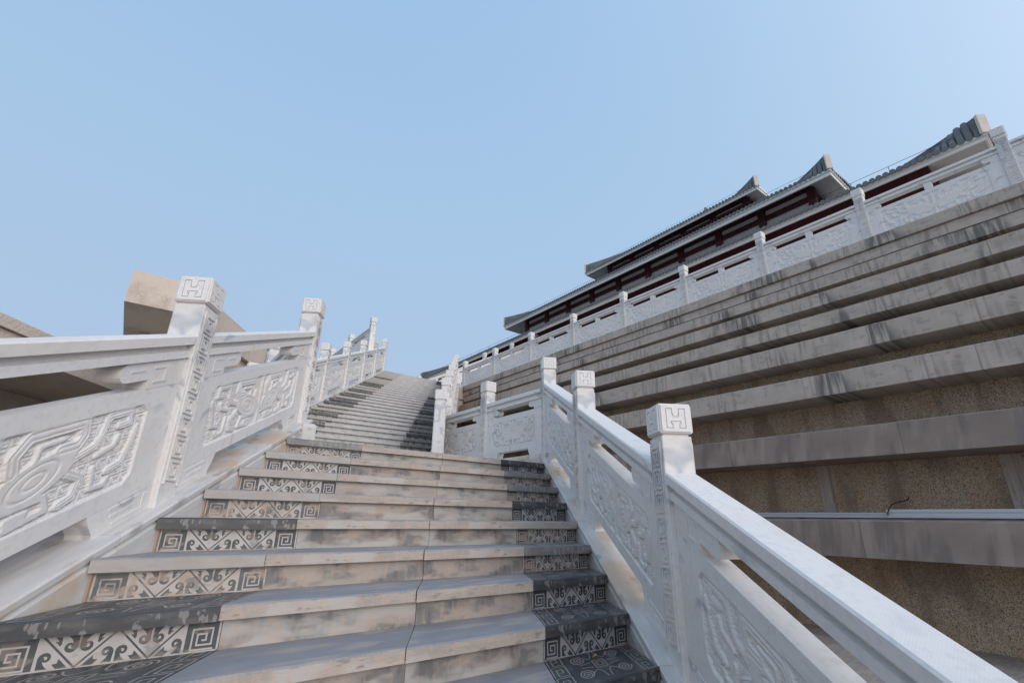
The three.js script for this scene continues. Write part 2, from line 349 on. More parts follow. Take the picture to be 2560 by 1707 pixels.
// ------------------------------------------------------------------ staircases
const Y0 = -0.617, D0 = 1.605, H = 0.15, NT = 0.05;
function skewSlab(w, depth, atlas) {       // plan follows the oblique run; front edge chamfered
  const prof = [[0, -NT], [0, -0.006], [0.006, 0], [depth, 0], [depth, -NT]];
  return sweep(prof, 0.0015, w - 0.0015, (t, p, y) => [t + TAN * p, y, -p], (e, t, s) => {
    if (e === 2 || e === 1) return [t / w, 0.3 + 0.7 * clamp((s - NT) / depth)];
    if (e === -1) return [t * 0.4, 0.02 + 0.2 * (s + NT) / NT];
    return [t / w, 0.01 + 0.24 * clamp(s / NT)];
  });
}
function skewRiser(w, h) {
  return sweep([[0, -h], [0, 0], [0.05, 0], [0.05, -h]], 0.0012, w - 0.0012, (t, p, y) => [t + TAN * p, y, -p], (e, t, s) => (e === 0 ? [t / w, clamp(s / h)] : [t / w, 0.4]));
}
function flight(name, label, xs, Yb, Db, G, k0, k1, dark, slabSet = slabMats, riserSet = riserMats) {
  const o = thing(name, label, 'staircase', W(xs[0], -EYE, Db));
  const at = (X, Y, D) => W(X, Y, D).sub(o.position);
  const wds = [0, 1, 2, 3].map((i) => xs[i + 1] - xs[i]);
  const slabs = wds.map((w) => skewSlab(w, G + 0.07)), rises = wds.map((w) => skewRiser(w, H - NT + 0.002));
  const pad = sweep([[0, -H + NT], [0, 0], [0.05, 0], [0.05, -H + NT]], 0, 0.045, (t, p, y) => [t + TAN * p, y, -p]);
  for (let k = k0; k <= k1; k++) {
    const D = Db + k * G, Y = Yb + k * H;
    for (let i = 0; i < 4; i++) {
      const sk = xs[i] + TAN * (D - Db), edge = i === 0 || i === 3, jit = rr(-0.003, 0.003);
      const m = edge ? darkMats[dark(k, i)] : slabSet[Math.floor(rnd() * slabSet.length)];
      part(edge ? 'etched_tread' : 'tread_slab', slabs[i], m, o, at(sk, Y + (k === k1 ? 0 : jit * 0.4), D + jit));
      const dk = edge ? dark(k, i) : 0;
      part(edge ? 'etched_tile' : 'riser_slab', rises[i], edge ? tileMats[i === 3 ? (dk === 0 ? 2 : rnd() < 0.5 ? 0 : 3) : dk === 1 ? (rnd() < 0.5 ? 1 : 0) : rnd() < 0.6 ? 0 : 3] : riserSet[Math.floor(rnd() * riserSet.length)], o, at(xs[i] + TAN * (D + 0.038 - Db), Y - NT, D + 0.038 + rr(-0.002, 0.002)));
    }
    part('mortar_joint', pad, mortar, o, at(xs[0] - 0.043 + TAN * (D + 0.026 - Db), Y - NT, D + 0.026));
  }
  // core below the treads
  const a = Db + (k0 - 0.2) * G, b = Db + (k1 + 1) * G, ya = Yb + (k0 - 0.2) * H - H - 0.03, yb = Yb + (k1 + 1) * H - H - 0.03;
  part('stair_core', metreUV(sweep([[a, -EYE - 0.4], [a, ya - 0.03], [b, yb - 0.03], [b, -EYE - 0.4]], xs[0] - 0.4, xs[4] + 0.4, (t, p, y) => [t + TAN * (p - Db) - o.position.x, y + EYE - o.position.y, -p - o.position.z])), plainConcrete, o);
  return o;
}
// curb stones following the run; base line Y(u) = c + m u in the run frame at side v
const uv2 = (u, v) => [u * S + v * C, D0 + u * C - v * S];
function curb(o, u0, u1, v0, v1, c, m, inner, len = 1.45) {
  const lo = Math.min(v0, v1), hi = Math.max(v0, v1), sgn = inner;      // inner side sign in v
  const vi = sgn > 0 ? hi : lo, vo = sgn > 0 ? lo : hi;
  const prof = [[vi, -0.34], [vi, -0.058], [vi - sgn * 0.012, -0.05], [vi - sgn * 0.012, -0.036], [vi, -0.03], [vi, -0.008], [vi - sgn * 0.008, 0], [vo, 0], [vo, -0.34]];
  for (let u = u0; u < u1 - 0.05; u += len) {
    const e = Math.min(u + len, u1) - 0.003, off = rr(0, 3);
    part('curb_stone', sweep(prof, u, e, (t, p, y) => { const [X, D] = uv2(t, p); return [X - o.position.x, y + c + m * t + EYE - o.position.y, -D - o.position.z]; }, (i, t, s) => [t + off, s + off]), curbMat, o);
  }
}
const sl = 0.15 / 0.3192;
const loDark = { L: { '2': 0, '1': 0, '3': 1, '4': 0, '5': 1, '6': 1, '7': 1, '8': 2 }, R: { '0': 0, '1': 0, '2': 0, '3': 2, '4': 1, '5': 0, '6': 2, '7': 2, '8': 0 } };
const lower = flight('lower_staircase', 'near flight of weathered stone steps with etched dark tiles at both ends', [-0.632, -0.015, 0.785, 1.49, 2.09], Y0, D0, 0.3192, -6, 8, (k, i) => (i ? loDark.R : loDark.L)[k] ?? 0);
const cL = Y0 + sl * 0.285 + 0.015, cR = Y0 - sl * 0.931, mS = sl * C;
curb(lower, -3.4, 3.28, -0.99, -0.545, cL, mS, 1);
curb(lower, -3.4, 4.52, 1.782, 2.12, cR, mS, -1, 1.5);
{ // rounded stop stone closing the left curb
  const g = metreUV(new RoundedBoxGeometry(0.13, 0.18, 0.13, 2, 0.03)); part('stop_stone', g, curbMat, lower, W(1.165, 0.675, 4.5).sub(lower.position));
}
const upL = new Set([6, 8, 11, 12, 14, 16, 19, 20, 24]);
const UX = [-2.337, -1.72, -0.92, -0.215, 0.385].map((x) => x + TAN * (6.3888 - D0));
const upper = flight('upper_staircase', 'far long flight of pale stone steps climbing to the terrace', UX, 0.583, 6.3888, 0.3312, 1, 29, (k, i) => (i ? (k < 19 ? (k % 3 ? 2 : 0) : k > 26 ? 0 : 1) : upL.has(k) ? 0 : 1), paleSlabs, paleRisers);
const slU = 0.15 / 0.3312, mU = slU * C;
const yU = (D) => 0.583 + slU * (D - 6.3888);
const upC = (v) => yU(D0 - v * S);                  // base line at u = 0 for side v
curb(upper, 5.3, 15.95, -2.36, -2.0, upC(-2.0), mU, 1, 1.6);
curb(upper, 5.75, 17.3, 0.335, 0.68, upC(0.335), mU, -1, 1.6);
{ // side walls of the upper run, stained plaster
  for (const [v0, v1, u0, u1] of [[0.50, 0.665, 6.1, 17.3], [-2.34, -2.2, 5.4, 15.9]]) {
    const c = upC(v0 > 0 ? 0.335 : -2.0) - 0.34;
    part('cheek_wall', metreUV(sweep([[u0, -EYE], [u0, c + mU * u0], [u1, c + mU * u1], [u1, -EYE]], v0, v1, (t, p, y) => { const [X, D] = uv2(p, t); return [X - upper.position.x, y + EYE - upper.position.y, -D - upper.position.z]; })), plainConcrete, upper);
  }
  const ld = thing('stair_landing', 'level stone landing between the near and far flights', 'landing', W(2.4, -EYE, 5.6));
  part('landing_core', metreUV(box(-1.62, 1.78, 0, EYE + 0.52, -2.0, 1.12)), plainConcrete, ld);
  for (let i = 0; i < 4; i++) part('landing_slab', metreUV(box(-1.6 + i * 0.845, -1.6 + i * 0.845 + 0.84, EYE + 0.522, EYE + 0.58, -0.6, 0.98)), curbMat, ld);
  part('base_course', metreUV(sweep([[1.43, 0.583], [1.43, 0.69], [1.45, 0.74], [1.8, 0.74], [1.8, 0.583]], -1.75, 1.25, (t, p, y) => [p, y + EYE, t])), curbMat, ld);
  part('base_course', metreUV(sweep([[-1.2, 0.583], [-1.2, 0.69], [-1.22, 0.74], [-1.55, 0.74], [-1.55, 0.583]], -1.75, 0.9, (t, p, y) => [p, y + EYE, t])), curbMat, ld);
}

// ------------------------------------------------------------------ carved balustrades
const PW = 0.16, PH = 1.03, CAP = 0.155;
const shaftGeo = metreUV(new RoundedBoxGeometry(PW, PH + 0.1, PW, 2, 0.007).translate(0, PH / 2 - 0.05, 0));
const capGeo = merge([metreUV(new RoundedBoxGeometry(PW + 0.012, CAP, PW + 0.012, 2, 0.008).translate(0, PH + 0.012 + CAP / 2, 0)), metreUV(new THREE.BoxGeometry(PW - 0.022, 0.03, PW - 0.022).translate(0, PH + 0.004, 0))]);
const emblemGeo = (() => {
  const w = 0.05, h = 0.05, a = 0.014;
  const pts = [[-w, -h], [-a - 0.004, -h], [-a - 0.004, -h + 0.022], [-a - 0.012, -h + 0.022], [-a - 0.012, -0.016], [a + 0.012, -0.016], [a + 0.012, -h + 0.022], [a + 0.004, -h + 0.022], [a + 0.004, -h], [w, -h], [w, h], [a + 0.004, h], [a + 0.004, h - 0.03], [a, h - 0.03], [a, 0.008], [-a, 0.008], [-a, h - 0.03], [-a - 0.004, h - 0.03], [-a - 0.004, h], [-w, h]];
  const off = (d) => pts.map((p, i) => { const n = pts.length, q = pts[(i + n - 1) % n], r = pts[(i + 1) % n], e = (u, v) => { const L = Math.hypot(v[0] - u[0], v[1] - u[1]); return [(v[1] - u[1]) / L, -(v[0] - u[0]) / L]; }, A = e(q, p), B = e(p, r); return new THREE.Vector2(p[0] + (A[0] + B[0]) * d, p[1] + (A[1] + B[1]) * d); });
  const plate = new THREE.Shape([[-0.076, -0.068], [0.076, -0.068], [0.076, 0.068], [-0.076, 0.068]].map(([x, y]) => new THREE.Vector2(x, y)));
  plate.holes.push(new THREE.Path(off(0.0022).reverse()));
  const ex = { depth: 0.006, bevelEnabled: false };
  const one = merge([metreUV(new THREE.ExtrudeGeometry(plate, ex)), metreUV(new THREE.ExtrudeGeometry(new THREE.Shape(off(-0.0022)), ex))]), out = [];
  for (let k = 0; k < 4; k++) out.push(one.clone().translate(0, PH + 0.012 + CAP / 2, (PW + 0.012) / 2 - 0.0005).rotateY(k * Math.PI / 2));
  return merge(out);
})();
function fretGeo(key) {
  const b = [], n = 8, h = (PH - 0.13) / n, hw = 0.043, t = 0.008;
  const bar = (x0, x1, y0, y1) => b.push(box(x0, x1, y0, y1, -0.002, 0.009));
  for (let i = 0; i < n; i++) {
    const y0 = 0.09 + i * h + 0.008, y1 = 0.09 + (i + 1) * h - 0.008, q = h * 0.2;
    bar(-hw, hw, y0, y0 + t); bar(-hw, hw, y1 - t, y1);
    if (!key) {
      bar(-hw, -hw + t, y0 + t, y1 - t); bar(hw - t, hw, y0 + t, y1 - t);
      bar(-0.02, 0.02, y0 + q, y0 + q + t); bar(-0.02, 0.02, y1 - q - t, y1 - q); bar(-0.02, -0.02 + t, y0 + q + t, y1 - q - t); bar(0.02 - t, 0.02, y0 + q + t, y1 - q - t);
    } else {
      bar(-hw, -hw + t, y0 + t, y1 - t); bar(hw - t, hw, y0 + q * 1.5, y1 - t); bar(-0.018, hw - t, y0 + q * 1.5, y0 + q * 1.5 + t); bar(-0.018, -0.018 + t, y0 + q * 1.5 + t, y1 - q * 1.3); bar(-0.018 + t, 0.014, y1 - q * 1.3 - t, y1 - q * 1.3);
    }
  }
  bar(-0.062, -0.058, 0.08, PH - 0.03); bar(0.058, 0.062, 0.08, PH - 0.03);
  const one = metreUV(merge(b)).translate(0, 0, PW / 2);
  return merge([one, one.clone().rotateY(Math.PI)]);
}
const fretA = fretGeo(false), fretB = fretGeo(true);

// relief of a horned mask over a key-pattern ground, as depth below the panel face
const strokes = [   // half mask: x 0 centre .. 1 edge, y 0 bottom .. 1 top; width in metres
  [0.05, [[0.13, 0.6], [0.11, 0.76], [0.17, 0.93], [0.5, 0.95], [0.52, 0.8], [0.49, 0.7], [0.38, 0.7]]],
  [0.022, [[0.24, 0.62], [0.25, 0.8], [0.38, 0.82]]],
  [0.034, [[0.5, 0.56], [0.62, 0.62], [0.66, 0.74], [0.68, 0.94], [0.86, 0.95], [0.87, 0.8], [0.79, 0.79]]],
  [0.034, [[0.95, 0.7], [0.92, 0.5], [0.88, 0.3], [0.78, 0.26]]],
  [0.026, [[0.66, 0.5], [0.78, 0.56], [0.8, 0.66]]],
  [0.03, [[0.08, 0.24], [0.36, 0.25], [0.4, 0.1], [0.2, 0.06], [0.19, 0.14], [0.28, 0.15]]],
  [0.036, [[0.48, 0.4], [0.58, 0.3], [0.56, 0.12], [0.48, 0.08]]],
  [0.026, [[0.66, 0.36], [0.68, 0.12], [0.78, 0.1], [0.8, 0.16]]],
  [0.036, [[0.0, 0.98], [0.0, 0.02]]],
];
function reliefField(a, b) {                 // a half width, b height (metres)
  const st = strokes.map(([w, p]) => [w, p.map(([x, y]) => [x * a, y * b])]);
  const seg = (px, py, [ax, ay], [bx, by]) => { const dx = bx - ax, dy = by - ay, t = clamp(((px - ax) * dx + (py - ay) * dy) / (dx * dx + dy * dy)); return Math.hypot(px - ax - dx * t, py - ay - dy * t); };
  return (x, y) => {
    const ax = Math.abs(x);
    let best = 0, gro = 0;
    for (const [w, p] of st) {
      let d = 9; for (let i = 0; i + 1 < p.length; i++) d = Math.min(d, seg(ax, y, p[i], p[i + 1]));
      const h = ss(w / 2 + 0.0015, w / 2 - 0.0025, d);
      if (h > best) { best = h; gro = w > 0.03 ? ss(0.004, 0.001, Math.abs(d - w * 0.22)) : 0; }
    }
    const ex = (ax - 0.27 * a) / (0.13 * a), ey = (y - 0.46 * b - (ax - 0.27 * a) * 0.25) / (0.15 * b), er = Math.hypot(ex, ey);   // eye
    const bd = ss(1.5, 1.42, Math.hypot(ex * 0.78, ey * 1.0));
    if (bd > best) { best = bd; gro = Math.max(ss(0.1, 0.03, Math.abs(er - 1)), ss(0.1, 0.03, Math.abs(er - 0.45))); }
    const cs = 0.052, cu = ((ax / cs) % 1 + 1) % 1 - 0.5, cv = ((y / cs) % 1 + 1) % 1 - 0.5, m = Math.max(Math.abs(cu), Math.abs(cv)) * 2;
    const key = Math.max(ss(0.12, 0.04, Math.abs(m - 0.72)), ss(0.12, 0.04, Math.abs(m - 0.28))) * (cu > 0.1 && cv > 0 && cv < 0.3 ? 0 : 1);
    return -0.014 + key * 0.006 * (1 - best) + best * (0.0125 - gro * 0.0035);
  };
}
function panelFace(L, Hh, slope, nx, ny) {   // local: x 0..L, y 0..Hh (+ slope x), face at z = 0, skirt back to z = -0.022
  const mx = Math.min(0.19, L * 0.11), my0 = 0.075, my1 = 0.075, a = (L - 2 * mx) / 2, b = Hh - my0 - my1, f = reliefField(a, b), ch = 0.035;
  const P = [], U = [], I = [];
  for (let j = 0; j <= ny; j++) for (let i = 0; i <= nx; i++) {
    const x = L * i / nx, y = Hh * j / ny, lx = Math.abs(x - L / 2), ly = y - my0;
    let z = 0;
    let ed = Math.min(a - lx, Math.min(ly, b - ly));
    ed = Math.min(ed, ((a - lx) + Math.min(ly, b - ly) - ch) * 0.7);
    if (ed > 0) z = f(x - L / 2, ly) * ss(0, 0.006, ed);
    P.push(x, y + slope * x, z); U.push(x, y);
  }
  const w = nx + 1, id = (i, j) => j * w + i;
  for (let j = 0; j < ny; j++) for (let i = 0; i < nx; i++) I.push(id(i, j), id(i + 1, j), id(i + 1, j + 1), id(i, j), id(i + 1, j + 1), id(i, j + 1));
  const ring = (list) => { let base = P.length / 3; for (const k of list) { P.push(P[k * 3], P[k * 3 + 1], 0, P[k * 3], P[k * 3 + 1], -0.022); U.push(U[k * 2], U[k * 2 + 1], U[k * 2], U[k * 2 + 1] + 0.02); } for (let q = 0; q + 1 < list.length; q++) { const o = base + q * 2; I.push(o, o + 1, o + 3, o, o + 3, o + 2); } };
  ring([...Array(w).keys()].map((i) => id(i, 0)).reverse()); ring([...Array(w).keys()].map((i) => id(i, ny)));
  ring([...Array(ny + 1).keys()].map((j) => id(0, j))); ring([...Array(ny + 1).keys()].map((j) => id(nx, j)).reverse());
  const g = new THREE.BufferGeometry(); g.setAttribute('position', new THREE.Float32BufferAttribute(P, 3)); g.setAttribute('uv', new THREE.Float32BufferAttribute(U, 2)); g.setIndex(I); g.computeVertexNormals(); return g;
}
const railProf = [[-0.066, 0], [0.066, 0], [0.066, 0.036], [0.044, 0.042], [0.044, 0.07], [0.08, 0.074], [0.08, 0.118], [0.072, 0.126], [-0.072, 0.126], [-0.08, 0.118], [-0.08, 0.074], [-0.044, 0.07], [-0.044, 0.042], [-0.066, 0.036]];
const arc = (cx, cy, r, a0, a1, n = 8) => [...Array(n + 1).keys()].map((i) => { const a = a0 + (a1 - a0) * i / n; return [cx + r * Math.cos(a), cy + r * Math.sin(a)]; });
const runs = [];
function balustrade(o) {
  // o: label, pos (base of run), turn, slope, posts [u...], side (carved side +1/-1), detail, mid (centre block), key (post fret), panelH
  const root = thing('stone_balustrade', o.label, 'balustrade', o.pos, o.turn, o.group);
  const m = o.slope, cache = o.cache ?? {};
  const F0 = 0.11, FT = o.feet === false ? 0.03 : F0, P1 = o.flat ? 0.6 : 0.615, R0 = o.flat ? 0.72 : 0.755;
  for (const u of o.posts) {
    if (o.open && u === o.posts[0]) continue;
    const p = part('post', shaftGeo, marble, root, new THREE.Vector3(u, m * u, 0));
    part('post_cap', capGeo, marble, p); part('cap_emblem', emblemGeo, marble, p); part('fret_carving', o.key ? fretB : fretA, marble, p);
  }
  for (let i = 0; i + 1 < o.posts.length; i++) {
    const a = o.posts[i] + PW / 2, b = o.posts[i + 1] - PW / 2, L = +(b - a).toFixed(3), k = `${L}|${m}`;
    const at = new THREE.Vector3(a, m * a, 0);
    const sh = (t, p, y) => [t, y + m * t, p];
    const g = cache[k] ??= {
      rail: sweep(railProf, 0.001, L - 0.001, sh),
      body: metreUV(sweep([[-0.05, FT], [0.028, FT], [0.028, P1], [-0.05, P1]], 0.001, L - 0.001, sh)),
      face: panelFace(L - 0.002, P1 - FT, m, o.detail ? 400 : 130, o.detail ? 124 : 42),
      brk: [0, 1].map((r) => {
        const X = (x) => (r ? L - x : x), w = Math.min(0.44, L * (o.bw ?? 0.25)), h = R0 - P1;
        const pr = [[0.001, 0.001], [w * 0.58, 0.001], [w * 0.58, h * 0.34], ...arc(w - h * 0.3, h * 0.66, h * 0.32, -Math.PI / 2, Math.PI / 2, 8), [0.001, h - 0.002]].map(([x, y]) => [X(x), y]);
        const gs = [sweep(pr, -0.052, 0.052, (t, p, y) => [p, y + P1 + m * p, t])];
        for (const [x0, x1, y0, y1] of [[0.28, 0.5, 0.2, 0.27], [0.28, 0.34, 0.27, 0.7], [0.28, 0.52, 0.7, 0.77], [0.66, 0.86, 0.66, 0.73]])
          for (const s of [1, -1]) gs.push(sweep([[X(x0 * w), y0 * h], [X(x1 * w), y0 * h], [X(x1 * w), y1 * h], [X(x0 * w), y1 * h]], s * 0.051, s * 0.056, (t, p, y) => [p, y + P1 + m * p, t]));
        return metreUV(merge(gs));
      }),
      foot: o.feet === false ? null : [0, 1].map((r) => {
        const X = (x) => (r ? L - x : x), w = Math.min(0.38, L * 0.23);
        const pr = [[0.001, -0.02], [w * 0.84, -0.02], [w * 0.86, 0.02], [w * 0.95, 0.07], [w, F0 - 0.001], [0.001, F0 - 0.001]].map(([x, y]) => [X(x), y]);
        const gs = [sweep(pr, -0.05, 0.05, (t, p, y) => [p, y + m * p, t])];
        for (const [x0, x1, y0, y1] of [[0.1, 0.16, 0.02, 0.09], [0.2, 0.6, 0.02, 0.03], [0.3, 0.66, 0.055, 0.065], [0.24, 0.7, 0.088, 0.098]])
          for (const s of [1, -1]) gs.push(sweep([[X(x0 * w), y0], [X(x1 * w), y0], [X(x1 * w), y1], [X(x0 * w), y1]], s * 0.049, s * 0.054, (t, p, y) => [p, y + m * p, t]));
        return metreUV(merge(gs));
      }),
    };
    part('handrail', g.rail, marble, root, at.clone().add(new THREE.Vector3(0, R0, 0)));
    const body = part('panel', g.body, marble, root, at);
    const face = part('carved_relief', g.face, marble, body, new THREE.Vector3(0.001, FT, 0));
    if (o.side > 0) face.position.set(0.001, FT + m * 0.001, 0.05);
    else { // the carving faces the other way: mirror the body thickness by turning the face about the panel centre
      body.geometry = g.bodyB ??= metreUV(sweep([[-0.028, FT], [0.05, FT], [0.05, P1], [-0.028, P1]], 0.001, L - 0.001, sh));
      face.geometry = g.faceB ??= panelFace(L - 0.002, P1 - FT, -m, o.detail ? 400 : 130, o.detail ? 124 : 42).rotateY(Math.PI);
      face.position.set(L - 0.001, FT + m * (L - 0.001), -0.05);
    }
    for (const q of g.brk) part('bracket', q, marble, root, at);
    if (g.foot) for (const q of g.foot) part('foot', q, marble, root, at);
    if (o.mid) part('centre_block', g.mid ??= metreUV(sweep([[L / 2 - 0.05, 0.001], [L / 2 + 0.05, 0.001], [L / 2 + 0.06, R0 - P1 - 0.001], [L / 2 - 0.06, R0 - P1 - 0.001]], -0.05, 0.05, (t, p, y) => [p, y + P1 + m * p, t])), marble, root, at);
  }
  return root;
}
const turnD = Math.atan2(C, S);                      // run direction of both flights
const atUV = (u, v, Y) => { const [X, D] = uv2(u, v); return W(X, Y, D); };
const detailCache = {}, upCache = {}, flatCache = {};
balustrade({ label: 'nearest carved marble balustrade on the left, beside the lower steps', pos: atUV(0, -0.682, cL), turn: turnD, slope: mS, posts: [-0.589, 1.307, 3.203], side: 1, detail: true, cache: detailCache });
balustrade({ label: 'carved marble balustrade sloping down to the bottom right corner', pos: atUV(0, 1.93, cR), turn: turnD, slope: mS, posts: [-0.68, 1.074, 2.825, 4.575], side: -1, detail: true, cache: detailCache });
balustrade({ label: 'level marble balustrade between the corner post and the foot of the upper steps', pos: W(4.03, 0.74, 4.494), turn: Math.PI / 2, slope: 0, posts: [0, 1.36, 2.68], open: true, flat: true, bw: 0.21, side: -1, detail: true, cache: flatCache });
balustrade({ label: 'level marble balustrade mostly hidden behind the second left post', pos: W(1.03, 0.74, 4.69), turn: Math.PI / 2, slope: 0, posts: [0, 1.16, 2.48], open: true, flat: true, side: 1, cache: flatCache });
const uOf = (D, v) => (D - D0 + v * S) / C;
balustrade({ label: 'far carved marble balustrade climbing along the left of the upper steps', pos: atUV(0, -2.15, upC(-2.0)), turn: turnD, slope: mU, posts: [7.25, 8.67, 10.2, 11.7, 13.27, 14.7, 16.2].map((D) => uOf(D, -2.09)), open: true, side: 1, cache: upCache });
balustrade({ label: 'far carved marble balustrade climbing along the right of the upper steps', pos: atUV(0, 0.5, upC(0.335)), turn: turnD, slope: mU, posts: [6.5, 8.05, 9.55, 11.05, 12.55, 14.05, 15.6].map((D) => uOf(D, 0.42)), side: -1, cache: upCache });

// ------------------------------------------------------------------ terrace, its stepped wall and balustrades
const XW = 10.06, TY = 4.93, DN = -7.6, DF = 16.1;
{
  const t = thing('terrace_wall', 'stepped grey terrace wall of projecting concrete beams over pebble dash', 'wall', W(XW, -EYE, 4));
  const P = (X, Y, D) => [X - t.position.x, Y + EYE, -D - t.position.z];
  part('pebble_panel', sweep([[XW, -EYE], [XW, TY - 0.4], [XW + 0.3, TY - 0.4], [XW + 0.3, -EYE]], DN, DF, (d, p, y) => P(p, y, d), (e, d, s) => [d, s]), pebble, t);
  // beams: front X, bottom, top, inner top
  const beams = [[8.96, -0.475, 0.049, 0.1], [9.07, 0.991, 1.465, 1.5], [9.25, 2.072, 2.453, 2.48], [9.39, 2.817, 3.174, 3.2], [9.56, 3.409, 3.667, 3.69], [9.72, 3.89, 4.15, 4.17], [9.9, 4.308, 4.536, 4.536], [9.885, 4.542, 4.735, 4.735], [9.83, 4.74, 4.955, 4.93]];
  beams.forEach(([x, y0, y1, y2], bi) => {
    const len = [2.9, 2.7, 2.35, 2.5, 2.2, 2.4, 1.9, 2.1, 2.3][bi]; let n = 0;
    for (let d = DN - rr(0, 1.5); d < DF; d += len) {
      const a = Math.max(d, DN), b = Math.min(d + len, DF) - 0.004; if (b - a < 0.2) continue;
      const dx = rr(-0.006, 0.006), h = y1 - y0, off = rr(0, 1), mat = bi < 2 ? brownConcrete[n++ % 2] : concrete[(n++ + bi) % 3], end = XW + (bi === 8 ? 0.5 : 0.02);
      part(bi === 8 ? 'coping_block' : 'concrete_beam', sweep([[x + dx, y0], [x + dx, y1 - 0.012], [x + dx + 0.012, y1], [end, y2], [end, y0]], a, b, (q, p, y) => P(p, y, q), (e, q, s) => (e === 0 ? [q / 6 + off, 0.04 + 0.9 * clamp(s / h)] : e === -1 ? [q * 0.1 + off, 0.5] : [q / 6 + off, 0.3 + 0.25 * (s % 1)])), mat, t);
    }
  });
  for (const [d, w, y0, y1] of [[3.72, 0.22, 0.13, 0.98], [1.24, 0.24, 0.13, 0.98]])
    part('render_strip', metreUV(sweep([[XW - 0.012, y0], [XW - 0.012, y1], [XW + 0.01, y1], [XW + 0.01, y0]], d - w / 2, d + w / 2, (q, p, y) => P(p, y, q))), concrete[1], t);
  const tr = new THREE.Group(); tr.name = 'terrace'; tr.userData.kind = 'structure'; scene.add(tr);
  part('terrace_floor', metreUV(box(XW + 0.3, 48, EYE + TY - 0.5, EYE + TY - 0.02, -48, 9)), plainConcrete, tr);
  part('terrace_floor', metreUV(box(5.2, XW + 0.29, EYE + TY - 0.5, EYE + TY - 0.02, -48, -16.12)), plainConcrete, tr);
  part('terrace_side', metreUV(box(5.25, XW + 0.2, 0, EYE + TY - 0.51, -47, -16.2)), plainConcrete, tr);
  part('terrace_side', metreUV(sweep([[5.25, 14.5], [5.25, 16.19], [6.1, 16.19]], 0, EYE + TY - 0.03, (y, X, D) => [X, y, -D])), plainConcrete, tr);
  part('terrace_side', metreUV(box(XW + 0.31, 47, 0, EYE + TY - 0.51, -47, 8.9)), plainConcrete, tr);
  const ds = [-1.75, 0.165, 2.19, 4.13, 6.1, 8.07, 10.1, 12.2, 14.36, 16.5].map((d) => d - 0.05);
  balustrade({ label: 'long white carved balustrade along the top of the stepped terrace wall', pos: W(XW + 0.06, TY + 0.02, 0), turn: Math.PI / 2, slope: 0, posts: ds, side: -1, mid: true, key: true, feet: false, bw: 0.115, cache: {} });
  balustrade({ label: 'distant white balustrade level against the sky behind the upper left steps', pos: W(5.25, TY, 0), turn: Math.PI / 2, slope: 0, posts: [14.4, 16.4, 18.4, 20.4, 22.4, 24.4], side: 1, cache: {} });
  balustrade({ label: 'sunlit white balustrade rising beyond the far end of the terrace rail', pos: W(9.6, 4.9, 19.6), turn: 0, slope: 0.535, posts: [0, 1.8, 3.6, 5.35, 7.1], side: 1, mid: true, cache: {} });
  const fs = thing('far_staircase', 'upper steps rising right behind the sunlit far balustrade', 'staircase', W(9.6, TY - 0.05, 22));
  part('stair_core', metreUV(sweep([[0, -0.4], [0, 0.0], [7.3, 3.9], [7.3, -0.4]], -2.2, 2.2, (t, p, y) => [p, y, t])), curbMat, fs);
}
{ // level concrete cheek beams left of the steps
  const A = thing('concrete_beam_block', 'beige concrete beam end jutting up behind the nearest left post', 'concrete beam', W(-0.4, -EYE, 8));
  const pl = (o, pts, y0, y1) => metreUV(sweep(pts, y0 + EYE, y1 + EYE, (y, X, D) => [X - o.position.x, y, -D - o.position.z]));
  const ed = (XS, D) => XS + TAN * (D - D0);
  part('beam', pl(A, [[-0.47, 6.5], [ed(-2.9, 6.5), 6.5], [ed(-2.9, 15.5), 15.5], [-0.47, 15.5]], 2.21, 2.6), plainConcrete, A);
  part('support_wall', pl(A, [[-0.3, 7.6], [ed(-3.0, 7.6), 7.6], [ed(-3.0, 15.4), 15.4], [-0.3, 15.4]], -EYE, 2.205), plainConcrete, A);
  const B = thing('concrete_side_wall', 'beige concrete wall top at the left picture edge, above the marble handrail', 'wall', W(-2, -EYE, 3));
  const q = (XS, t, d0, d1) => [[ed(XS, d0) - t, d0], [ed(XS, d0), d0], [ed(XS, d1), d1], [ed(XS, d1) - t, d1]];
  part('wall', pl(B, q(-1.95, 0.8, 0.2, 4.55), -EYE, 0.62), plainConcrete, B);
  part('beam', pl(B, q(-1.225, 1.5, 0.2, 4.55), 0.622, 0.7), plainConcrete, B);
  part('coping', pl(B, q(-1.205, 1.45, 0.18, 4.57), 0.702, 0.75), plainConcrete, B);
}

